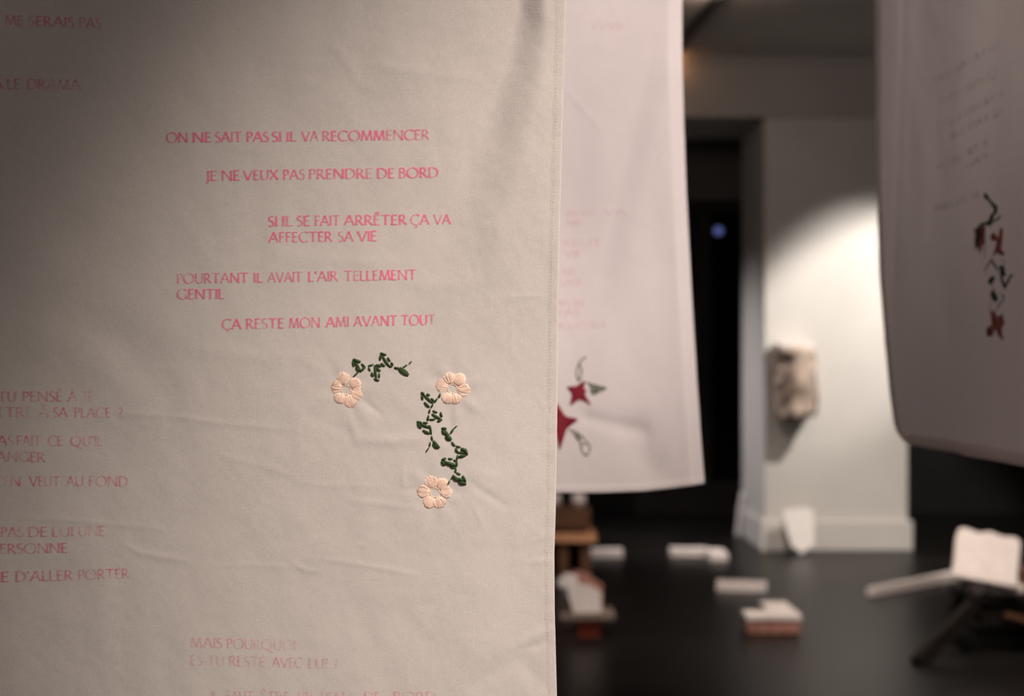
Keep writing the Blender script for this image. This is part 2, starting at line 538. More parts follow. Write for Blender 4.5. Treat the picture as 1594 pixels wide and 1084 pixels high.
def relief1(px, py):
    """how far the front banner stands toward the viewer (m)"""
    px, py = np.asarray(px, float), np.asarray(py, float)
    d = -0.030 * sstep((330 - px) / 700.0)
    # the long soft fold at the top right
    xc = 828 - 105 * sstep((py - 10) / 470.0)
    wd = 23 + 0.085 * np.clip(py, 0, 900)
    fade = 1 - sstep((py - 120) / 520.0)
    d = d + 0.0145 * fade * sstep((px - xc + wd) / (2 * wd))
    d = d - 0.010 * fade * sstep((xc - wd - px) / 500.0) * 0.6
    # slow waves
    d = d + 0.004 * vnoise(px / 230 + 3.1, py / 520 + 1.7) + 0.0022 * vnoise(px / 95 + 9.3, py / 190 + 4.2)
    d = d + 0.0011 * vnoise(px / 34 + 1.3, py / 50 + 8.8) + 0.00030 * vnoise(px / 12 + 5.3, py / 14 + 2.8)
    for pts, wid, mm, _ in CREASES:
        dist = np.full(np.broadcast(px, py).shape, 1e9)
        for a, b in zip(pts, pts[1:]):
            dist = np.minimum(dist, seg_dist(px, py, a, b))
        (x0, y0), (x1, y1) = pts[0], pts[-1]
        L = math.hypot(x1 - x0, y1 - y0)
        t = ((px - x0) * (x1 - x0) + (py - y0) * (y1 - y0)) / (L * L)
        taper = np.clip(1.0 - np.abs(t - 0.5) * 0.9, 0.3, 1)
        d = d + mm * (0.001 if abs(mm) > 1 else 0.0012) * np.exp(-(dist / wid) ** 2) * taper
    for i, (fx, fy) in enumerate(FLOWERS):
        r = np.hypot(px - fx, py - fy)
        th = np.arctan2(py - fy, px - fx)
        env = sstep((r - 14) / 20) * np.exp(-(np.maximum(r - 30, 0) / 26) ** 2)
        d = d + 0.00035 * env * (np.cos(7 * th + i * 2.1) + 0.6 * np.cos(4 * th + 1.0 + i))
        d = d - 0.0006 * np.exp(-(r / 30) ** 2)
    return d


Y1 = 1.20


def S1(px, py, off=0.0):
    """point on the front banner; off = metres proud of it"""
    return P(px, py, Y1 - float(relief1(px, py)) - off)


def interp(x, pts):
    return np.interp(x, [p[0] for p in pts], [p[1] for p in pts])


EDGE1 = [(-800, 884), (0, 880), (200, 874.5), (330, 871), (470, 868), (650, 866.5), (800, 864), (860, 862), (950, 862.5), (1084, 866), (1300, 868)]
EDGE2 = [(-300, 1061), (0, 1061), (90, 1061), (200, 1064), (300, 1067.5), (460, 1076), (600, 1084.5), (700, 1091.5), (760, 1096.5)]
BOT2 = [(600, 768), (866, 767), (930, 767), (1000, 764.5), (1050, 759), (1085, 754), (1097, 752)]
EDGE3 = [(-300, 1362), (0, 1363), (200, 1364), (300, 1366), (420, 1370), (500, 1377), (600, 1386), (660, 1394), (680, 1398), (694, 1406)]


def grid_mesh(name, V, nr, nc):
    me = bpy.data.meshes.new(name)
    idx = np.arange(nr * nc).reshape(nr, nc)
    F = np.stack([idx[:-1, :-1], idx[1:, :-1], idx[1:, 1:], idx[:-1, 1:]], -1).reshape(-1, 4)
    me.from_pydata(V.reshape(-1, 3).tolist(), [], F.tolist())
    me.update()
    return me


def project(px, py, Y):
    return np.stack([(px - CX) * Y / FOC, Y, EYE - (py - HY) * Y / FOC], -1)


GROUP_B = 'embroidered cloth banners hung across the room'


def cords(root, top_pts, mat_):
    """a batten through the top hem and two cords up to the ceiling"""
    a, b = top_pts
    bm = bmesh.new()
    e = (b - a).normalized() * 0.03
    tube(bm, [a - e, b + e], [.007, .007], 10)
    obj('hanging_batten', bm, M_WOOD, root, False, True)
    for k in (0.08, 0.92):
        p = a.lerp(b, k)
        bm = bmesh.new()
        tube(bm, [p, Vector((p.x, p.y, CEIL_Z))], [.0012, .0012], 5)
        obj('hanging_cord', bm, M_CORD, root, False, True)


# ---- lettering: a small pen-drawn alphabet of Roman capitals
def arc(cx, cy, rx, ry, a0, a1, n=14):
    return [(cx + rx * math.cos(math.radians(a0 + (a1 - a0) * i / n)), cy + ry * math.sin(math.radians(a0 + (a1 - a0) * i / n))) for i in range(n + 1)]


GL = {
    'A': (.80, [[(0, 0), (.40, 1)], [(.40, 1), (.80, 0)], [(.15, .36), (.65, .36)]]),
    'B': (.56, [[(.08, 0), (.08, 1)], [(.08, 1)] + arc(.24, .77, .20, .23, 90, -90) + [(.08, .54)], [(.08, .54)] + arc(.26, .27, .26, .27, 90, -90) + [(.08, 0)]]),
    'C': (.80, [arc(.50, .5, .46, .51, 48, 312, 20)]),
    'D': (.80, [[(.08, 0), (.08, 1)], [(.08, 1)] + arc(.26, .5, .50, .5, 90, -90, 18) + [(.08, 0)]]),
    'E': (.50, [[(.08, 0), (.08, 1)], [(.08, .98), (.48, .98)], [(.08, .53), (.42, .53)], [(.08, .02), (.50, .02)]]),
    'F': (.48, [[(.08, 0), (.08, 1)], [(.08, .98), (.48, .98)], [(.08, .53), (.42, .53)]]),
    'G': (.86, [arc(.50, .5, .46, .51, 48, 312, 20), [(.80, .10), (.80, .45)]]),
    'I': (.16, [[(.08, 0), (.08, 1)]]),
    'J': (.20, [[(.14, 1), (.14, -.08), (.08, -.22), (-.04, -.30)]]),
    'L': (.48, [[(.08, 0), (.08, 1)], [(.08, .02), (.48, .02)]]),
    'M': (.98, [[(.06, 0), (.18, 1)], [(.18, 1), (.49, .04)], [(.49, .04), (.80, 1)], [(.80, 1), (.92, 0)]]),
    'N': (.84, [[(.08, 0), (.08, 1)], [(.08, 1), (.76, 0)], [(.76, 0), (.76, 1)]]),
    'O': (.98, [arc(.49, .5, .46, .51, 90, 450, 26)]),
    'P': (.52, [[(.08, 0), (.08, 1)], [(.08, .98)] + arc(.24, .73, .25, .25, 90, -90) + [(.08, .48)]]),
    'Q': (1.05, [arc(.49, .5, .46, .51, 90, 450, 26), [(.50, .02), (.80, -.20), (1.08, -.26)]]),
    'R': (.64, [[(.08, 0), (.08, 1)], [(.08, .98)] + arc(.24, .74, .23, .24, 90, -90) + [(.08, .50)], [(.24, .50), (.64, 0)]]),
    'S': (.48, [arc(.25, .755, .18, .235, 45, 225, 10) + [(.25, .53)] + arc(.24, .25, .21, .255, 60, -140, 12)]),
    'T': (.72, [[(.36, 0), (.36, 1)], [(0, .98), (.72, .98)]]),
    'U': (.76, [[(.08, 1), (.08, .36)] + arc(.38, .34, .30, .34, 180, 360, 12) + [(.68, 1)]]),
    'V': (.80, [[(0, 1), (.40, 0)], [(.40, 0), (.80, 1)]]),
    'X': (.74, [[(.02, 1), (.72, 0)], [(.02, 0), (.70, 1)]]),
    "'": (.16, [[(.10, 1.02), (.06, .78)]]),
    '-': (.34, [[(.05, .42), (.30, .42)]]),
    '?': (.46, [arc(.22, .77, .18, .22, 160, -50, 10) + [(.22, .42), (.22, .26)], [(.21, .07), (.23, 0)]]),
}
ACC = {'É': ('E', [[(.22, 1.10), (.38, 1.30)]]), 'Ê': ('E', [[(.10, 1.10), (.27, 1.28)], [(.27, 1.28), (.44, 1.10)]]),
       'À': ('A', [[(.30, 1.28), (.46, 1.10)]]), 'Ç': ('C', [[(.52, 0), (.50, -.10), (.60, -.18), (.52, -.30), (.36, -.30)]])}
for k, (b, extra) in ACC.items():
    GL[k] = (GL[b][0], GL[b][1] + extra)
NIB = math.radians(16)


def pen(bm, pts, surf, to_px, th=1.0):
    """one pen stroke: a ribbon as thick as a broad nib would leave it, laid on the cloth"""
    dense = []
    for (x0, y0), (x1, y1) in zip(pts, pts[1:]):
        n = max(1, int(math.hypot(x1 - x0, y1 - y0) / 0.24))
        for i in range(n):
            dense.append((x0 + (x1 - x0) * i / n, y0 + (y1 - y0) * i / n))
    dense.append(pts[-1])
    L, R = [], []
    m = len(dense)
    for i, (x, y) in enumerate(dense):
        xa, ya = dense[max(i - 1, 0)]
        xb, yb = dense[min(i + 1, m - 1)]
        dx, dy = xb - xa, yb - ya
        l = math.hypot(dx, dy) or 1e-6
        dx, dy = dx / l, dy / l
        t = (0.045 + 0.115 * abs(dx * math.sin(NIB) - dy * math.cos(NIB))) * th * .5
        if i in (0, m - 1):
            t *= 1.3
        L.append(bm.verts.new(surf(*to_px(x - dy * t, y + dx * t))))
        R.append(bm.verts.new(surf(*to_px(x + dy * t, y - dx * t))))
    for i in range(m - 1):
        bm.faces.new((L[i], L[i + 1], R[i + 1], R[i]))


def write(bm, text, x0, y0, x1, y1, cap, surf, th=1.0, mirror=False):
    gap = .10
    W = sum(GL[c][0] + gap if c != ' ' else .34 for c in text) - gap
    sx = (x1 - x0) / W

    cur = 0.0
    for c in text:
        if c == ' ':
            cur += .34
            continue
        wd, strokes = GL[c]

        def to_px(u, v, cur=cur):
            X = (cur + u) * sx
            k = X / (x1 - x0)
            if mirror:
                return (x1 - X, y1 + (y0 - y1) * k - v * cap)
            return (x0 + X, y0 + (y1 - y0) * k - v * cap)
        for s in strokes:
            pen(bm, s, surf, to_px, th)
        cur += wd + gap


# ---- thread work
def stitch(bm, surf, x0, y0, x1, y1, rpx, mpp, lift=0.5, n=5, sides=6, bow=0.35, rough=0.0):
    """one long stitch of thread lying on the cloth, sinking in at both ends; surf(px,py,off)"""
    pts, rad = [], []
    for i in range(n + 1):
        t = i / n
        e = math.sin(math.pi * (0.08 + 0.84 * t))
        pts.append(surf(x0 + (x1 - x0) * t, y0 + (y1 - y0) * t, rpx * mpp * (lift * e ** .6 + bow * e) - rpx * mpp * .35))
        rad.append(rpx * mpp * (0.45 + 0.55 * e ** .7))
    tube(bm, pts, rad, sides)


def satin(bm, surf, poly, ang, pitch, rpx, mpp, puff=0.6):
    """fill a pixel polygon with parallel stitches at the angle ang (deg)"""
    ca, sa = math.cos(math.radians(ang)), math.sin(math.radians(ang))
    rot = [(x * ca + y * sa, -x * sa + y * ca) for x, y in poly]
    y0, y1 = min(p[1] for p in rot), max(p[1] for p in rot)
    y = y0 + pitch * .5
    while y < y1:
        xs = []
        for (ax, ay), (bx, by) in zip(rot, rot[1:] + rot[:1]):
            if (ay <= y) != (by <= y):
                xs.append(ax + (y - ay) / (by - ay) * (bx - ax))
        xs.sort()
        for u, v in zip(xs[::2], xs[1::2]):
            if v - u > rpx:
                g = lambda x, yy: (x * ca - yy * sa, x * sa + yy * ca)
                (ax, ay), (bx, by) = g(u, y), g(v, y)
                stitch(bm, surf, ax, ay, bx, by, rpx, mpp, puff, 4, 5)
        y += pitch


# ================================================================== FRONT BANNER
MPP1 = Y1 / FOC
ban1 = empty('embroidered_banner', P(300, -700, Y1))
tag(ban1, 'beige cotton banner nearest the camera with pink lines and peach flowers', 'banner', GROUP_B)
ys = np.concatenate([np.arange(-700, -10, 25), np.arange(-10, 1095, 3.0), np.arange(1095, 1301, 20)])
us = np.concatenate([np.linspace(-330, -6, 26), np.arange(0, 866, 3.0)[:-1], [864.5, 866.5]]) / 866.5
xe = interp(ys, EDGE1)
PX = np.where(us[None, :] < 0, us[None, :] * 866.5, us[None, :] * xe[:, None])
PY = np.repeat(ys[:, None], len(us), 1)
me = grid_mesh('cloth', project(PX, PY, Y1 - relief1(PX, PY)), len(ys), len(us))
link('cloth', me, M_CLOTH1, ban1, True, True)
# folded side hem, slightly proud of the cloth, with its row of stitches
hu = np.array([-16.0, -13, -9, -4, -1.2, 0.3, 0.9, 0.2])
ho = np.array([-.0001, .0002, .00032, .00036, .00036, .0002, -.0003, -.0008])
ysh = ys[(ys > -720)]
HX = interp(ysh, EDGE1)[:, None] + hu[None, :]
HY_ = np.repeat(ysh[:, None], len(hu), 1)
hem_w = 0.00022 * vnoise(HY_ / 9.0, HX * 0 + 3.3)
me = grid_mesh('side_hem', project(HX, HY_, Y1 - relief1(HX, HY_) - ho[None, :] - hem_w), len(ysh), len(hu))
hem1 = link('side_hem', me, M_CLOTH1, ban1, True, True)
bm = bmesh.new()
y = -20.0
while y < 1100:
    x = float(interp(y, EDGE1)) - 10.2
    stitch(bm, lambda a, b, o=0: S1(a, b, o + .0003), x, y, x - .1, y + 2.4, .5, MPP1, .1, 3, 5, .15)
    y += 5.2
o = obj('seam_stitches', bm, M_STITCH, hem1, True, True)
cords(ban1, (S1(-330, -700), S1(884, -700)), M_WOOD)

LINES = [  # phrase, ink, cap px, words (text, x0, base0, x1, base1)
    (1, 15.5, [('ME', 7.5, 39, 36, 40), ('SERAIS', 44, 40, 115, 42.6), ('PAS', 123, 42.8, 157, 44)]),
    (1, 15.5, [('À', -13, 138, 4, 138), ('LE', 11, 138.3, 31, 138.5), ('DRAMA', 42, 138.6, 125, 139.6)]),
    (0, 15.3, [('ON', 259, 221.8, 292, 221.5), ('NE', 300, 221.5, 329, 221), ('SAIT', 335, 221, 376, 220.6), ('PAS', 384, 220.5, 418, 220.2), ('SI', 423, 220.2, 438, 220),
               ('IL', 446, 220, 462, 219.8), ('VA', 470, 219.8, 495, 219.5), ('RECOMMENCER', 502, 219.5, 668, 217)]),
    (0, 15.3, [('JE', 321, 281.3, 338, 281), ('NE', 345, 281, 373, 280.4), ('VEUX', 379, 280.4, 433, 279.4), ('PAS', 441, 279.3, 474, 278.8), ('PRENDRE', 481, 278.7, 579, 277.5),
               ('DE', 587, 277.4, 614, 277), ('BORD', 621, 276.8, 682, 275.8)]),
    (0, 15.6, [('SI', 417.5, 352.2, 431.5, 352), ('IL', 439, 352, 456, 351.7), ('SE', 462, 351.7, 482, 351.4), ('FAIT', 490, 351.3, 529, 350.8), ('ARRÊTER', 536, 350.7, 633, 349.8),
               ('ÇA', 639, 349.8, 667.5, 349.4), ('VA', 675.5, 349.3, 701, 348.8),
               ('AFFECTER', 419, 377.3, 517, 376), ('SA', 526.5, 376, 549.5, 375.6), ('VIE', 557, 375.5, 586, 375)]),
    (0, 15.3, [('POURTANT', 275.5, 441.3, 386, 439.8), ('IL', 395, 439.7, 409, 439.5), ('AVAIT', 417, 439.4, 470, 438.4), ("L'AIR", 480, 438.2, 525.5, 437.2), ('TELLEMENT', 536, 437, 648, 435.2),
               ('GENTIL', 275.5, 466, 349, 465.2)]),
    (0, 15.6, [('ÇA', 345.5, 512.8, 375, 512.3), ('RESTE', 383, 512, 442, 511), ('MON', 450, 510.8, 498, 509.6), ('AMI', 508, 509.4, 543, 508.5), ('AVANT', 551, 508.3, 618, 506.6), ('TOUT', 625, 506.4, 677.5, 505.3)]),
    (1, 15.3, [('TU', -3, 625, 25, 625), ('PENSÉ', 35, 625, 97, 625), ('À', 106, 625, 119, 625), ('TE', 128, 625, 144, 625),
               ('TTRE', -8, 649.3, 50, 649.5), ('À', 61, 649.6, 75, 649.6), ('SA', 83, 649.7, 105, 649.7), ('PLACE', 116, 649.8, 172, 650), ('?', 184, 650, 191, 650)]),
    (1, 15.3, [('AS', -4, 693.5, 21, 693.7), ('FAIT', 26, 693.8, 64, 694), ('CE', 75, 694, 97.5, 694), ("QU'IL", 110, 694, 159, 694), ('ANGER', -5, 718.5, 70, 719.3)]),
    (1, 15.3, [("'EN", 0, 756.5, 32, 756.8), ('VEUT', 46, 756.8, 93, 757), ('AU', 103.5, 757, 129.5, 757), ('FOND', 138.5, 757, 199, 757)]),
    (1, 15.3, [('PAS', 1.5, 836.2, 36, 836), ('DE', 44, 836, 73, 835.6), ('LUI', 81, 835.5, 114, 835), ('UNE', 122, 834.9, 163, 834.4), ('ERSONNE', 0, 862.3, 105, 860.6)]),
    (1, 15.6, [('JE', -6, 906.3, 14, 905.9), ("D'ALLER", 24, 905.7, 113, 903.4), ('PORTER', 122, 903.2, 201, 901)]),
    (2, 15.5, [('MAIS', 297, 1008, 345.6, 1009.4), ('POURQUOI', 353, 1009.6, 460, 1012.6), ('ES-TU', 297, 1035.8, 349, 1037), ('RESTÉ', 356.5, 1037.2, 413, 1038.6),
               ('AVEC', 424, 1038.9, 470.5, 1040), ('LUI', 480, 1040.2, 509.5, 1040.9), ('?', 519, 1041, 526, 1041)]),
    (2, 15.5, [('IL', 329, 1091.5, 338, 1091.6), ('FAUT', 352, 1091.8, 394, 1092.3), ('ÊTRE', 406, 1092.4, 450, 1093), ('UN', 464, 1093, 486, 1093), ('PEU', 500, 1093, 536, 1093), ('DE', 567, 1093, 592, 1093), ('BORD', 612, 1093, 679, 1093)]),
]
for ink, cap, words in LINES:
    bm = bmesh.new()
    for (t, x0, b0, x1, b1) in words:
        write(bm, t, x0, b0, x1, b1, cap, lambda a, b: S1(a, b, .00035), 1.15)
    obj('printed_lettering', bm, M_INK[ink], ban1, True, True)

# peach flowers: six padded petals of long stitches each
TIPS = [[(-6.5, -28.5), (22, -15), (25, 10.5), (9.5, 28), (-15.7, 20), (-23, -7.6)],
        [(-7, -26), (17.5, -23), (28, 2.5), (7, 24), (-12, 23), (-26, -8)],
        [(-9.5, -26.5), (18, -21), (27.5, -2), (10.6, 23.4), (-14, 23.4), (-28.7, -3)]]
random.seed(4)
for (fx, fy), tips in zip(FLOWERS, TIPS):
    bm = bmesh.new()
    for k in range(12):           # ring of small stitches round the open eye
        a0 = k / 12 * 2 * math.pi
        stitch(bm, S1, fx + 7.4 * math.cos(a0), fy + 7.4 * math.sin(a0), fx + 7.4 * math.cos(a0 + .5), fy + 7.4 * math.sin(a0 + .5), 0.9, MPP1, .3)
    fl = obj('embroidered_flower', bm, M_PEACH, ban1, True, True)
    for (tx, ty) in tips:
        bm = bmesh.new()
        L = math.hypot(tx, ty)
        ux, uy = tx / L, ty / L
        vx, vy = -uy, ux
        for layer, nth in ((0, 9), (1, 8)):
            for i in range(nth):
                s = (i / (nth - 1)) * 2 - 1
                if layer:
                    s *= .84
                jit = random.uniform(-.00022, .00028)
                r0 = 6.8 + 1.6 * abs(s) + random.uniform(-.3, .5)
                r1 = L * (1 - .19 * s * s) + random.uniform(-.9, .5)
                ax, ay = ux * r0 + vx * s * 3.6, uy * r0 + vy * s * 3.6
                bx, by = ux * r1 + vx * s * 8.3, uy * r1 + vy * s * 8.3
                pts, rad = [], []
                n = 9
                for j in range(n + 1):
                    t = j / n
                    e = math.sin(math.pi * t) ** .5 if 0 < t < 1 else 0
                    bulge = s * math.sin(math.pi * min(1, t * 1.02) ** 1.3) * 2.9
                    h = ((.00105 if layer else .0004) * (1 - .6 * s * s) + jit) * e - .00025
                    pts.append(S1(fx + ax + (bx - ax) * t + vx * bulge, fy + ay + (by - ay) * t + vy * bulge, h))
                    rad.append(.00056 * (.62 + .38 * e))
                tube(bm, pts, rad, 7)
        obj('petal', bm, M_PEACH, fl, True, True)


def vine(name, parent, surf, org, sc, stems, leaves, m, mpp, wid=1.0):
    bm = bmesh.new()
    for (a, b, c, d, e) in stems:
        stitch(bm, surf, org[0] + a / sc, org[1] + b / sc, org[0] + c / sc, org[1] + d / sc, e / sc / 2 * wid, mpp, .5, 6, 8)
    v = obj(name, bm, m, parent, True, True)
    for leaf in leaves:
        bm = bmesh.new()
        for (a, b, c, d, e) in leaf:
            stitch(bm, surf, org[0] + a / sc, org[1] + b / sc, org[0] + c / sc, org[1] + d / sc, e / sc / 2 * wid, mpp, .5, 6, 8)
        obj('leaf', bm, m, v, True, True)
    return v


vine('embroidered_vine', ban1, S1, (500, 540), 9.853,
     [(575, 385, 490, 465, 28), (840, 283, 920, 295, 44), (920, 255, 975, 300, 38), (1255, 318, 1318, 280, 26), (1345, 268, 1387, 222, 22)],
     [[(490, 195, 605, 235, 46), (487, 205, 498, 308, 34), (505, 210, 605, 372, 40), (620, 262, 672, 312, 34), (675, 312, 595, 388, 38), (535, 325, 605, 372, 46)],
      [(803, 275, 720, 297, 30), (725, 318, 752, 374, 30), (775, 398, 798, 458, 40), (818, 285, 848, 505, 34), (848, 330, 908, 375, 38), (888, 405, 892, 480, 32), (815, 490, 888, 522, 38)],
      [(908, 98, 998, 128, 38), (915, 110, 903, 212, 36), (930, 135, 1055, 315, 38), (1018, 165, 1058, 225, 34), (1075, 240, 1102, 285, 36), (1045, 312, 1102, 285, 34)],
      [(1120, 322, 1205, 332, 34), (1185, 335, 1335, 445, 52), (1210, 325, 1325, 405, 52), (1240, 345, 1340, 435, 48)]], M_GREEN, MPP1)
vine('embroidered_vine', ban1, S1, (640, 570), 4.709,
     [(212, 204, 203, 234, 17), (192, 238, 170, 270, 15), (160, 280, 146, 308, 15), (138, 317, 131, 348, 15), (127, 363, 121, 402, 17), (139, 436, 148, 502, 15), (149, 513, 156, 547, 15),
      (141, 558, 134, 592, 14), (131, 598, 107, 634, 11)],
     [[(76, 194, 94, 206, 19), (80, 212, 84, 250, 17), (115, 206, 136, 217, 17), (92, 212, 162, 274, 19), (148, 238, 168, 258, 18), (97, 266, 134, 303, 19)],
      [(158, 329, 192, 342, 15), (152, 352, 222, 393, 19), (215, 340, 225, 374, 18), (193, 408, 226, 393, 19), (133, 394, 178, 392, 15)],
      [(43, 409, 78, 416, 18), (48, 415, 72, 458, 20), (66, 424, 138, 452, 20), (88, 414, 122, 419, 15), (86, 472, 138, 498, 20), (128, 436, 142, 460, 18)],
      [(163, 550, 206, 602, 24), (158, 575, 204, 603, 22), (166, 560, 200, 592, 24)]], M_GREEN, MPP1)
vine('embroidered_vine', ban1, S1, (640, 570), 4.709,
     [(337, 439, 310, 462, 11), (310, 462, 288, 498, 17), (298, 558, 321, 588, 17), (341, 652, 337, 688, 15), (336, 698, 334, 738, 15), (328, 748, 325, 783, 15), (312, 798, 293, 832, 15), (283, 842, 262, 882, 13)],
     [[(225, 457, 258, 460, 20), (230, 468, 250, 504, 24), (242, 468, 292, 542, 24), (258, 500, 292, 544, 30), (250, 520, 290, 545, 24)],
      [(328, 588, 363, 596, 15), (328, 603, 338, 634, 20), (332, 634, 402, 636, 17), (367, 607, 408, 626, 26), (396, 608, 411, 652, 22), (348, 668, 402, 654, 22)],
      [(226, 690, 254, 678, 22), (224, 698, 248, 728, 24), (242, 704, 332, 732, 26), (272, 679, 303, 683, 15), (312, 690, 338, 699, 15), (287, 741, 328, 746, 17)],
      [(332, 783, 362, 797, 15), (306, 807, 348, 842, 26), (332, 824, 394, 842, 22), (377, 806, 398, 848, 22), (346, 848, 403, 866, 25)]], M_GREEN, MPP1)

# ================================================================== BRIGHT BANNER BEHIND
Y2 = 2.05
MPP2 = Y2 / FOC


def relief2(px, py):
    px, py = np.asarray(px, float), np.asarray(py, float)
    xe = interp(py, EDGE2)
    r = 0.010 * vnoise(px / 90 + 2.2, py / 420 + .4) + 0.004 * vnoise(px / 50 + 7.2, py / 160 + 3.4) + 0.0008 * vnoise(px / 16 + 2.2, py / 20 + 1.4)
    r = r - 0.028 * sstep((px - (xe - 24)) / 24.0) ** 1.5                      # the side rolls back
    xc = 1035 - 0.22 * (py - 60)
    r = r + 0.009 * sstep((px - xc + 22) / 44) * sstep((py - 30) / 90) * (1 - sstep((py - 300) / 300)) # slack fold near the edge
    r = r + 0.0012 * np.exp(-((px - 1045 + (py - 690) * .4) / 10) ** 2 - ((py - 690) / 25) ** 2)
    r = r - 0.004 * np.exp(-(seg_dist(px, py, (915, 652), (1000, 672)) / 12) ** 2) - 0.006 * np.exp(-(seg_dist(px, py, (985, 672), (1015, 730)) / 26) ** 2)
    r = r + 0.0008 * np.exp(-(seg_dist(px, py, (882, 140), (935, 200)) / 3) ** 2)
    return r


def S2(px, py, off=0.0):
    return P(px, py, Y2 - float(relief2(px, py)) - off)


ban2 = empty('embroidered_banner', P(890, -230, Y2))
tag(ban2, 'brightly lit pale pink banner with dark red stars behind the beige banner', 'banner', GROUP_B)
xs = np.concatenate([np.linspace(640, 850, 12), np.linspace(856, 1096, 81)])
ys2 = np.concatenate([np.linspace(-230, -12, 12), np.linspace(-5, 765, 193)])
UX = (xs - 640) / (1096 - 640)
PX = 640 + UX[None, :] * (interp(ys2, EDGE2)[:, None] - 640)
BY = interp(xs, BOT2)
PY = -230 + (ys2[:, None] + 230) / 995.0 * (BY[None, :] + 230)
me = grid_mesh('cloth', project(PX, PY, Y2 - relief2(PX, PY)), len(ys2), len(xs))
link('cloth', me, M_CLOTH2, ban2, True, True)


def strip(name, parent, m, RX, RY, Y, offs):
    me = grid_mesh(name, project(RX, RY, Y - offs), RX.shape[0], RX.shape[1])
    return link(name, me, m, parent, True, True)


hu = np.array([-14.0, -13.4, -10, -5, -1, .6, 1.0, .3])
ho = np.array([0, .0009, .0014, .0014, .0012, .0006, -.0005, -.0012])
yy = ys2[ys2 <= 752]
HX = interp(yy, EDGE2)[:, None] + hu[None, :]
HYY = np.repeat(yy[:, None], len(hu), 1)
strip('side_hem', ban2, M_CLOTH2, HX, HYY, Y2, relief2(HX, HYY) + ho[None, :] - 0.003 * np.linspace(0, 1, len(hu))[None, :])
xx = np.linspace(640, 1096, 90)
HYY = interp(xx, BOT2)[None, :] + hu[:, None] * .8
HX = np.repeat(xx[None, :], len(hu), 0)
strip('bottom_hem', ban2, M_CLOTH2, HX, HYY, Y2, relief2(HX, HYY) + ho[:, None])
cords(ban2, (S2(640, -230), S2(1061, -230)), M_WOOD)

for words in ([('TOUT', 882, 31, 906, 31), ('PAS', 922, 45, 968, 45)], [('AVANT', 882, 337, 928, 336), ('VA', 940, 336, 974, 335.5), ('AMI', 880, 351.5, 904, 351)],
              [('RESTE', 878, 383, 936, 382), ('VIE', 878, 400, 906, 399.5)], [('AIR', 872, 429, 897, 428.5), ('SAIT', 871, 445, 906, 444)],
              [('MON', 870, 477, 908, 476), ('PAS', 868, 492, 902, 491)], [('POURTANT', 868, 513, 944, 511)]):
    bm = bmesh.new()
    for (t, x0, b0, x1, b1) in words:
        write(bm, t, x0, b0, x1, b1, 9.3, lambda a, b: S2(a, b, .0006), 1.1)
    obj('printed_lettering', bm, M_INK[3], ban2, True, True)


def star_poly(cx, cy, tips, inner):
    pts = []
    n = len(tips)
    for i in range(n):
        pts.append((cx + tips[i][0], cy + tips[i][1]))
        a0 = math.atan2(tips[i][1], tips[i][0])
        a1 = math.atan2(tips[(i + 1) % n][1], tips[(i + 1) % n][0])
        if a1 < a0:
            a1 += 2 * math.pi
        am = (a0 + a1) / 2
        pts.append((cx + inner * math.cos(am), cy + inner * math.sin(am)))
    return pts


for (cx, cy, tips, inner) in ((900.5, 611.5, [(-19, -9), (10.5, -19.5), (13, -3), (19.5, 18.5), (-13.5, 21)], 10.8),
                              (871, 659, [(-4, -32), (29, -5.5), (0, 44), (-26, 20), (-28, -16)], 14.5)):
    poly = star_poly(cx, cy, tips, inner)
    bm = bmesh.new()
    satin(bm, S2, poly, 20, 1.5, 1.05, MPP2, .9)
    obj('embroidered_star', bm, M_RED, ban2, True, True)


def outline(bm, surf, pts, rpx, mpp, org=(0, 0), sc=1.0):
    for (a, b), (c, d) in zip(pts, pts[1:]):
        stitch(bm, surf, org[0] + a / sc, org[1] + b / sc, org[0] + c / sc, org[1] + d / sc, rpx, mpp, .5, 4, 6)


for pl in ([(300, 88), (265, 112), (235, 150), (218, 195), (213, 245), (235, 310), (255, 260), (258, 200), (238, 150)],
           [(300, 318), (350, 335), (415, 352), (482, 366), (420, 400), (352, 425), (345, 380), (330, 340)],
           [(145, 745), (190, 745), (225, 770), (245, 840), (262, 930), (300, 972), (330, 935), (335, 885), (290, 830), (230, 765)]):
    bm = bmesh.new()
    outline(bm, S2, pl, 1.3, MPP2, (860, 540), 5.71)
    if pl[0] == (300, 318):
        for q in ([(345, 345), (470, 366)], [(350, 375), (450, 372)], [(352, 400), (410, 390)], [(345, 360), (352, 420)]):
            outline(bm, S2, q, 1.5, MPP2, (860, 540), 5.71)
    if pl[0] == (145, 745):
        for q in ([(175, 760), (245, 850)], [(200, 770), (250, 860)], [(250, 860), (300, 870)]):
            outline(bm, S2, q, 1.1, MPP2, (860, 540), 5.71)
    obj('embroidered_leaf', bm, M_GREYGREEN, ban2, True, True)

# ================================================================== SIDE BANNER SEEN FROM ITS BACK
def depth3(px):
    return 1.0 / (0.526 + 0.00063 * (np.asarray(px, float) - 1550.0))


D3 = Vector((0.0229, -0.595, 0)).normalized()          # along the banner, toward the camera
N3 = Vector((D3.y, -D3.x, 0))
if N3.x > 0:
    N3 = -N3                                            # faces the viewer (and -X)
O3 = Vector((float((1363 - CX) * depth3(1363) / FOC), float(depth3(1363)), 0))


def plane3(px, py):
    """banner-plane coordinates (s along it, z) of what is seen at px, py"""
    Y = depth3(px)
    X = (px - CX) * Y / FOC
    s = (X - O3.x) * D3.x + (Y - O3.y) * D3.y
    return s, EYE - (py - HY) * Y / FOC


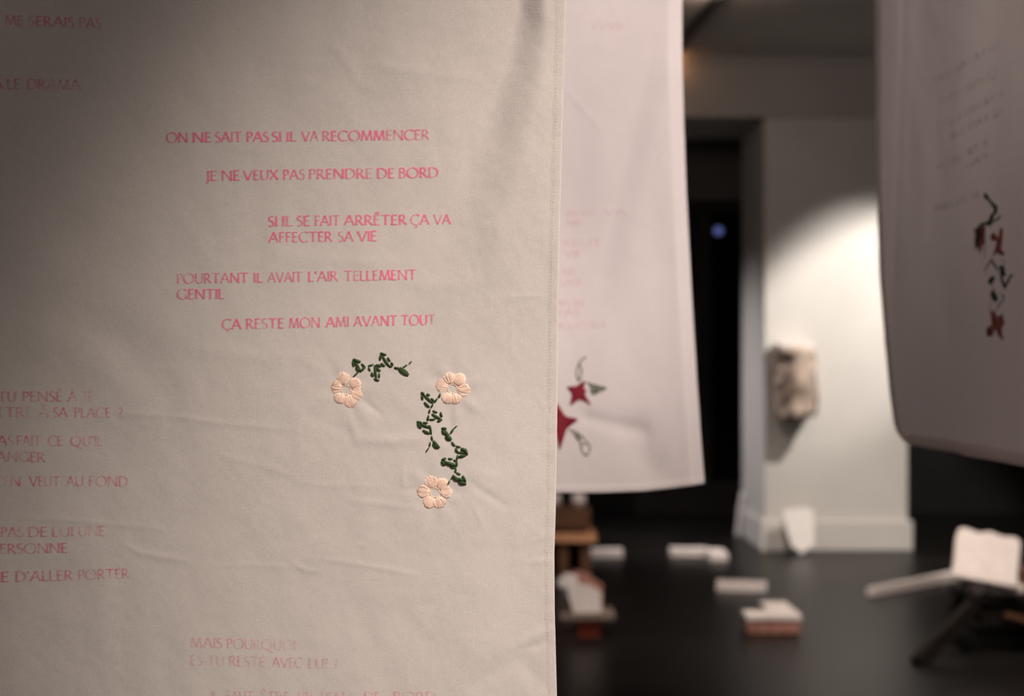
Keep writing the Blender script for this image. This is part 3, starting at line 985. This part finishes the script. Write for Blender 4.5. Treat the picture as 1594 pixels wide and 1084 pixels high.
def relief3(s, z):
    r = 0.006 * vnoise(s / .16 + 4.4, z / .6 + .9) + 0.0022 * vnoise(s / .07 + 1.4, z / .25 + 5.9) + 0.0007 * vnoise(s / .025 + 1.4, z / .03 + 5.9)
    r = r + 0.0012 * np.exp(-((s - .12 - (z - 1.45) * .1) / .02) ** 2) * sstep((z - 1.2) / .2)
    r = r + 0.006 * np.exp(-((s - .44 + (z - 1.1) * .35) / .05) ** 2) * (1 - sstep((z - 1.1) / .25)) - 0.005 * np.exp(-((s - .36 + (z - 1.1) * .35) / .05) ** 2) * (1 - sstep((z - 1.1) / .25))
    return r


def W3(s, z, off=0.0):
    s, z = np.asarray(s, float), np.asarray(z, float)
    r = relief3(s, z) + off
    return np.stack([O3.x + s * D3.x + r * N3.x, O3.y + s * D3.y + r * N3.y, z], -1)


def S3(px, py, off=0.0):
    s, z = plane3(px, py)
    return Vector(W3(s, z, off))


ban3 = empty('embroidered_banner', (O3.x, O3.y, 2.0))
tag(ban3, 'dim mauve banner hung edge on at the right, back to camera, brick red flowers', 'banner', GROUP_B)
ZB, ZT, S_END = 1.071, 1.98, 0.95
e_py = np.array([p[0] for p in EDGE3[:-2]] + [690.0])
e_px = np.array([p[1] for p in EDGE3[:-2]] + [1397.0])
es, ez = plane3(e_px, e_py)
zz = np.linspace(ZB, ZT, 150)
order = np.argsort(ez)
s0 = np.interp(zz, ez[order], es[order])
s0 = s0 + 0.055 * np.clip(1 - (zz - ZB) / .03, 0, 1) ** 2.2      # rounded corner
uu = np.linspace(0, 1, 120)
SS = s0[:, None] + uu[None, :] * (S_END - s0[:, None])
ZZ = np.repeat(zz[:, None], len(uu), 1)
me = grid_mesh('cloth', W3(SS, ZZ), len(zz), len(uu))
link('cloth', me, M_CLOTH3, ban3, True, True)
hs = np.array([0, .002, .012, .022, .024]) 
ho = np.array([-.001, .0012, .0014, .0012, 0])
HS = s0[:, None] + hs[None, :] - .001
HZ = np.repeat(zz[:, None], len(hs), 1)
me = grid_mesh('side_hem', W3(HS, HZ, ho[None, :] + 0 * HS), len(zz), len(hs))
link('side_hem', me, M_CLOTH3, ban3, True, True)
sb = np.linspace(s0[0] + .002, S_END, 100)
HS = np.repeat(sb[None, :], len(hs), 0)
HZ = ZB + hs[:, None] * .75 + 0 * HS - .0006
me = grid_mesh('bottom_hem', W3(HS, HZ, ho[:, None] + 0 * HS), len(hs), len(sb))
link('bottom_hem', me, M_CLOTH3, ban3, True, True)
cords(ban3, (Vector(W3(s0[-1], ZT)), Vector(W3(S_END, ZT))), M_WOOD)

O3Z, SC3 = (1430, 50), 3.614
for (a, b, c, d, t) in ((75, 305, 470, 75, 'TU NE SAIS PAS'), (115, 412, 445, 250, 'ÇA RESTE TOUT'), (135, 545, 475, 362, 'POURTANT IL VA'), (165, 612, 470, 465, 'SE FAIT VIE'),
                        (95, 790, 390, 637, 'JE NE VEUX'), (262, 778, 388, 715, 'PAS'), (95, 1015, 340, 930, 'MON AMI')):
    bm = bmesh.new()
    write(bm, t, O3Z[0] + a / SC3, O3Z[1] + b / SC3, O3Z[0] + c / SC3, O3Z[1] + d / SC3, 10.5, lambda x, y: S3(x, y, .0008), 1.2, True)
    obj('mirrored_lettering', bm, M_INK[4], ban3, True, True)

OE, SE = (1490, 290), 4.337
MPP3 = 1.88 / FOC


def thick(bm, a, b, c, d, wz):
    stitch(bm, S3, OE[0] + a / SE, OE[1] + b / SE, OE[0] + c / SE, OE[1] + d / SE, wz / SE / 2, MPP3, .35, 6, 8)


def fill3(bm, poly, ang, pitch=1.3, r=.95):
    satin(bm, S3, [(OE[0] + x / SE, OE[1] + y / SE) for x, y in poly], ang, pitch, r, MPP3, .5)


bm = bmesh.new()
for q in ((188, 52, 215, 85, 30), (205, 72, 245, 122, 20), (238, 112, 272, 152, 28), (268, 130, 266, 188, 30), (262, 175, 225, 215, 22), (295, 205, 250, 243, 14), (225, 242, 150, 262, 20), (290, 190, 290, 215, 8)):
    thick(bm, *q)
v = obj('embroidered_vine', bm, M_DEEP, ban3, True, True)
bm = bmesh.new()
fill3(bm, [(205, 235), (225, 205), (250, 190), (250, 225), (238, 255), (220, 275), (205, 260)], 60)
obj('leaf', bm, M_DEEP, v, True, True)
bm = bmesh.new()
fill3(bm, [(118, 285), (150, 262), (192, 268), (190, 330), (192, 395), (172, 405), (155, 465), (138, 420), (120, 380)], 80)
fl = obj('embroidered_flower', bm, M_ROSE, ban3, True, True)
bm = bmesh.new()
for q in ((128, 290, 120, 440, 12), (150, 272, 160, 350, 36), (150, 340, 138, 400, 30), (185, 385, 190, 490, 6), (125, 330, 130, 410, 20), (110, 290, 125, 320, 10), (170, 270, 180, 320, 14)):
    thick(bm, *q)
obj('loose_thread', bm, M_DEEP, fl, True, True)
bm = bmesh.new()
fill3(bm, [(225, 335), (250, 305), (265, 325), (280, 345), (292, 275), (312, 290), (308, 360), (300, 425), (326, 462), (300, 472), (270, 450), (243, 475), (262, 405), (268, 370), (232, 370)], 75)
obj('embroidered_flower', bm, M_ROSE, ban3, True, True)
bm = bmesh.new()
for q in ((235, 492, 182, 576, 10), (232, 490, 282, 572, 16), (298, 590, 328, 692, 22), (322, 692, 368, 602, 18), (355, 610, 382, 600, 14), (240, 655, 240, 708, 6), (300, 735, 322, 742, 12),
          (320, 742, 315, 775, 8), (315, 760, 268, 835, 9), (228, 500, 225, 520, 6), (235, 780, 215, 820, 5), (300, 490, 330, 520, 5)):
    thick(bm, *q)
v = obj('embroidered_vine', bm, M_DEEP, ban3, True, True)
for poly, ang in (([(282, 535), (318, 532), (332, 610), (305, 608)], 70), ([(208, 645), (222, 615), (255, 604), (258, 625), (235, 662), (212, 662)], 120), ([(224, 715), (250, 698), (282, 755), (265, 788), (234, 760)], 60)):
    bm = bmesh.new()
    fill3(bm, poly, ang)
    obj('leaf', bm, M_DEEP, v, True, True)
bm = bmesh.new()
fill3(bm, [(220, 832), (258, 838), (268, 880), (312, 860), (322, 932), (302, 962), (322, 1048), (285, 1022), (258, 965), (240, 1018), (200, 1005), (198, 958), (236, 930)], 75)
fl = obj('embroidered_flower', bm, M_ROSE, ban3, True, True)
bm = bmesh.new()
for q in ((222, 955, 214, 1015, 24), (254, 875, 254, 935, 14)):
    thick(bm, *q)
obj('loose_thread', bm, M_DEEP, fl, True, True)

# ================================================================== ON THE COLUMN
root = empty('carved_plaque', (1.745, CY0, 1.06))
bm = bmesh.new()
prism(bm, [(-.128, .205), (.095, .205), (.108, .10), (.112, 0), (.122, -.14), (.118, -.205), (-.075, -.228), (-.098, -.17), (-.108, -.02), (-.122, .10)],
      Matrix(((1, 0, 0, 0), (0, 0, -1, 0), (0, 1, 0, 0), (0, 0, 0, 1))), .24)
bmesh.ops.triangulate(bm, faces=[f for f in bm.faces if len(f.verts) > 4])
bmesh.ops.subdivide_edges(bm, edges=bm.edges[:], cuts=7, use_grid_fill=True)
bm.normal_update()
for v in bm.verts:
    if v.co.y < -.02:
        q = v.co * 15
        front = max(0.0, (-v.co.y - .10) / .14)
        v.co.y += .10 * front * max(0, (-v.co.x - .02) / .10) * (1 if v.co.z < .17 else .35)
        v.co += v.normal * (.007 + .024 * front) * (mnoise.noise(q) + .7 * mnoise.noise(q * 2.1 + Vector((3, 1, 7))))
    v.co.y = min(v.co.y, 0)
obj('carved_body', bm, M_RELIEF, root, True)
bm = bmesh.new()
box(bm, (-.118, -.225, .198), (.10, -.002, .236), None, .010, 3)
roughen(bm, 2, .006, 20, 2)
obj('top_slab', bm, M_PLASTER, root, True)
tag(root, 'rough carved plaster block mounted on the front of the white column', 'relief')

root = empty('plaster_shard', (1.772, 8.76, 0))
bm = bmesh.new()
tilt = Matrix.Translation((0, -.05, .004)) @ Matrix.Rotation(math.radians(-16), 4, 'X') @ Matrix(((1, 0, 0, 0), (0, 0, -1, 0), (0, 1, 0, 0), (0, 0, 0, 1)))
prism(bm, [(0.0, 0), (.078, .055), (.085, .26), (.06, .285), (-.06, .275), (-.105, .265), (-.078, .12), (-.06, .045)], tilt, .02)
obj('broken_plaster', bm, M_SHARD, root)
tag(root, 'white pointed plaster shard leaning on the baseboard of the column', 'shard')
root = empty('plaster_shard', (1.535, 9.60, 0))
bm = bmesh.new()
prism(bm, [(-.03, 0), (.05, 0), (.055, .22), (.03, .30), (-.02, .27)], Matrix.Translation((-.006, 0, 0.003)) @ Matrix.Rotation(math.radians(7), 4, 'Y') @ Matrix(((0, 0, -1, 0), (1, 0, 0, 0), (0, 1, 0, 0), (0, 0, 0, 1))), .016)
obj('broken_plaster', bm, M_SHARD, root)
tag(root, 'small pale shard against the left side of the column', 'shard')

# ================================================================== BRICKS AND BATTENS ON THE FLOOR
GB = 'bricks lying loose on the black floor'


def brick(loc, rz, size, label, body=None, top=None, seed=1.0, th=.014, name='brick'):
    L, D, H = size
    root = empty(name, loc, rz)
    bm = bmesh.new()
    box(bm, (-L / 2, -D / 2, 0), (L / 2, D / 2, H - (th if top else 0)), None, .004)
    roughen(bm, 3, .0022, 25, seed, 0.004)
    obj('brick_body', bm, body, root)
    if top:
        bm = bmesh.new()
        box(bm, (-L / 2 - .006, -D / 2 - .006, H - th), (L / 2 + .006, D / 2 + .006, H), None, .005)
        roughen(bm, 3, .0025, 22, seed + 3, H - th + .004)
        obj('plaster_coat', bm, top, root)
    return tag(root, label, 'brick', GB)


f0 = floor_pt(1205, 988)
brick((f0.x, f0.y + .06, 0), 0, (.232, .11, .085), 'red brick with white plaster top, crosswise at the front of the floor', M_BRICK, M_PLASTER, 1, .026)
brick((f0.x + .058, f0.y + .06 + .175, 0), 0, (.110, .228, .085), 'white-topped brick lying lengthwise behind the red-fronted one', M_BRICK, M_PLASTER, 2, .026)
f1 = floor_pt(1157, 923)
brick((f1.x, f1.y + .06, 0), math.radians(-9), (.255, .095, .048), 'white bar-shaped brick alone between the column and the red-fronted brick', M_PLASTER, None, 5)
f2 = floor_pt(1074, 869)
brick((f2.x + .005, f2.y + .11, 0), 0, (.23, .10, .046), 'white brick lying crosswise, one arm of an L near the column', M_PLASTER, None, 6)
brick((f2.x + .155, f2.y - .03, 0), 0, (.105, .24, .046), 'white brick lying lengthwise, right arm of an L near the column', M_PLASTER, None, 7)
f3 = floor_pt(944, 869)
brick((f3.x, f3.y + .06, 0), math.radians(2), (.20, .10, .046), 'pale brick on the floor just right of the wooden stand', M_PLASTER, None, 8)
fa, fb = floor_pt(1357, 930), floor_pt(1492, 903)
root = empty('wooden_batten', (fa.x, fa.y, 0))
bm = bmesh.new()
bar(bm, (0, .02, .0225), (fb.x - fa.x, fb.y - fa.y + .02, .0225), .05, .045, (0, 0, 1), .003)
obj('painted_batten', bm, M_PLASTER, root)
tag(root, 'long white batten lying on the floor toward the dark stool', 'batten')

# ================================================================== DARK STOOL WITH TILTED SLAB (right)
SX, SY, SZ = 1.87, 5.95, .235
st = empty('wooden_stool', (SX, SY, 0))
bm = bmesh.new()
box(bm, (.0, -.15, SZ - .035), (.34, .15, SZ), None, .006)
obj('seat', bm, M_WOODD, st)
for (x0, y0, x1, y1) in ((.04, -.11, -.28, -.36), (.28, -.11, .33, -.16), (.28, .10, .36, .20), (.06, .10, .02, .22)):
    bm = bmesh.new()
    bar(bm, (x0, y0, SZ - .03), (x1, y1, .0), .058, .046, (0, 1, 0), .004)
    obj('leg', bm, M_WOODD, st)
bm = bmesh.new()
bar(bm, (.06, .0, .125), (.31, .0, .105), .03, .035, (0, 0, 1), .003)
obj('stretcher', bm, M_WOODD, st)
bm = bmesh.new()
box(bm, (.03, -.135, SZ - .115), (.33, -.115, SZ - .03), None, .003)
obj('rail', bm, M_WOODD, st)
bm = bmesh.new()
box(bm, (.03, .11, SZ - .115), (.33, .13, SZ - .03), None, .003)
obj('rail', bm, M_WOODD, st)
bm = bmesh.new()
box(bm, (.06, -.10, .055), (.32, .10, .075), None, .003)
obj('shelf', bm, M_WOODD, st)
bm = bmesh.new()
bar(bm, (.14, -.165, .16), (.36, -.17, .10), .04, .02, (0, 0, 1), .003)
obj('apron', bm, M_WOOD, st)
tag(st, 'low blackened wooden stool with splayed legs at the right', 'stool')
# slab on it, scalloped upper edge, tipped toward the viewer
sl = empty('plaster_slab', (SX, SY - .02, SZ))
YS = SY - .06
c0 = P(1473, 880, YS)
ux = .268
top = [(-.002, .0), (.016, .09), (.030, .185), (.046, .232), (.075, .238), (.105, .230), (.130, .216), (.150, .222), (.165, .236), (.182, .238), (.200, .222), (.225, .214), (.250, .226), (.290, .224), (.300, .20), (.278, .09), (.262, -.012)]
bm = bmesh.new()
R = Matrix.Translation((c0.x - SX - .010, YS - .12 - (SY - .02), .088)) @ Matrix.Rotation(math.radians(8.0), 4, 'Y') @ Matrix.Rotation(math.radians(53), 4, 'X')
prism(bm, top, R @ Matrix.Translation((0, 0, -.024)), .024)
bmesh.ops.bevel(bm, geom=bm.edges[:], offset=.004, segments=2, affect='EDGES')
obj('scalloped_slab', bm, M_PLASTER, sl)
tag(sl, 'white plaster slab with a scalloped top edge tilted on the dark stool', 'slab')
root = empty('plaster_lump', (SX + .035, SY - .12, SZ))
bm = bmesh.new()
bmesh.ops.create_uvsphere(bm, u_segments=20, v_segments=14, radius=.034, matrix=Matrix.Translation((0, 0, .030)) @ Matrix.Diagonal((1.0, .9, .95, 1)))
roughen(bm, 1, .005, 24, 3)
obj('rounded_plaster', bm, M_PLASTER, root, True)
tag(root, 'round white plaster lump under the left end of the scalloped slab', 'plaster')
root = empty('plaster_strip', (SX + .155, SY - .10, SZ))
bm = bmesh.new()
box(bm, (-.075, -.035, 0), (.075, .035, .042), None, .012, 3)
roughen(bm, 2, .005, 18, 5, .01)
obj('plaster_wedge', bm, M_PLASTER, root, True)
tag(root, 'white plaster strip wedged beneath the middle of the scalloped slab', 'plaster')
root = empty('brick', (SX + .27, SY - .05, SZ))
bm = bmesh.new()
box(bm, (-.025, -.05, 0), (.08, .05, .10), None, .004)
roughen(bm, 3, .003, 25, 9, .005)
obj('brick_body', bm, M_BRICK, root)
tag(root, 'dull red brick at the right end of the dark stool', 'brick')

# ================================================================== WOODEN STAND WITH FRAGMENTS (left, behind the beige banner)
WX, WY = .255, 7.75
ws = empty('wooden_stand', (WX, WY, 0))
bm = bmesh.new()
box(bm, (-.165, -.13, .285), (.165, .13, .40), None, .004)
obj('top_box', bm, M_WOOD, ws)
bm = bmesh.new()
box(bm, (-.20, -.175, .220), (.195, .14, .265), None, .004)
obj('shelf', bm, M_WOODL, ws)
bm = bmesh.new()
box(bm, (-.15, -.11, .265), (.15, .11, .285), None, .002)
obj('spacer', bm, M_WOODD, ws)
for (x, y) in ((-.14, -.11), (.14, -.11), (.02, -.11), (-.14, .10), (.14, .10)):
    bm = bmesh.new()
    bar(bm, (x, y, 0), (x, y, .22), .055, .05, (0, 1, 0), .004)
    obj('leg', bm, M_WOOD, ws)
bm = bmesh.new()
box(bm, (-.15, .06, .02), (.16, .08, .22))
obj('back_board', bm, M_WOODD, ws)
tag(ws, 'small brown wooden stand half hidden behind the beige banner', 'stand')
for i, (dx, lab) in enumerate(((.105, 'round white plaster lump at the right end of the wooden stand top'), (-.03, 'round white plaster lump on the wooden stand top beside the banner edge'))):
    root = empty('plaster_lump', (WX + dx, WY - .06, .40))
    bm = bmesh.new()
    bmesh.ops.create_cone(bm, cap_ends=True, segments=20, radius1=.042, radius2=.036, depth=.075, matrix=Matrix.Translation((0, 0, .0375)))
    bmesh.ops.bevel(bm, geom=[e for e in bm.edges if abs(e.verts[0].co.z - e.verts[1].co.z) < 1e-4], offset=.012, segments=3, affect='EDGES')
    obj('rounded_plaster', bm, M_PLASTER, root, True)
    tag(root, lab, 'plaster')
root = empty('plaster_lump', (.262, WY - .36, 0))
bm = bmesh.new()
bmesh.ops.create_uvsphere(bm, u_segments=20, v_segments=14, radius=.032, matrix=Matrix.Translation((0, 0, .029)))
roughen(bm, 1, .006, 22, 6)
obj('rounded_plaster', bm, M_PLASTER, root, True)
tag(root, 'white plaster lump on the floor at the foot of the wooden stand', 'plaster')
# in front: a red brick on end carrying a board, a broken plastered brick on the board
f4 = floor_pt(918, 992)
brick((f4.x, f4.y + .06, 0), 0, (.100, .11, .075), 'deep red brick carrying the grey board beside the beige banner', M_BRICKD, None, 11)
root = empty('wooden_board', (f4.x - .01, f4.y + .06, .0765))
bm = bmesh.new()
box(bm, (-.118, -.09, 0), (.118, .09, .026), None, .003)
obj('plank', bm, M_BOARD, root)
tag(root, 'short grey board resting on the deep red brick', 'board')
root = empty('broken_brick', (f4.x - .03, f4.y + .06, .1035))
bm = bmesh.new()
Mx = Matrix(((1, 0, 0, 0), (0, 0, -1, 0), (0, 1, 0, 0), (0, 0, 0, 1)))
prism(bm, [(-.035, 0), (.085, 0), (.088, .11), (.06, .125), (.03, .15), (-.005, .165), (-.04, .17)], Matrix.Translation((0, .05, 0)) @ Mx, .09)
roughen(bm, 1, .003, 25, 4, .004)
obj('brick_body', bm, M_BRICK, root)
bm = bmesh.new()
prism(bm, [(-.032, 0.001), (.080, 0.001), (.080, .090), (.055, .104), (.02, .118), (-.03, .128)], Matrix.Translation((0, -.043, 0)) @ Mx, .014)
obj('plaster_face', bm, M_PLASTER, root)
bm = bmesh.new()
prism(bm, [(-.04, .001), (-.028, .001), (-.022, .16), (-.07, .172), (-.085, .165), (-.066, .09)], Matrix.Translation((0, -.05, 0)) @ Mx, .022)
obj('plaster_flake', bm, M_PLASTER, root)
tag(root, 'broken red brick with pale plaster faces standing on the short board', 'brick')
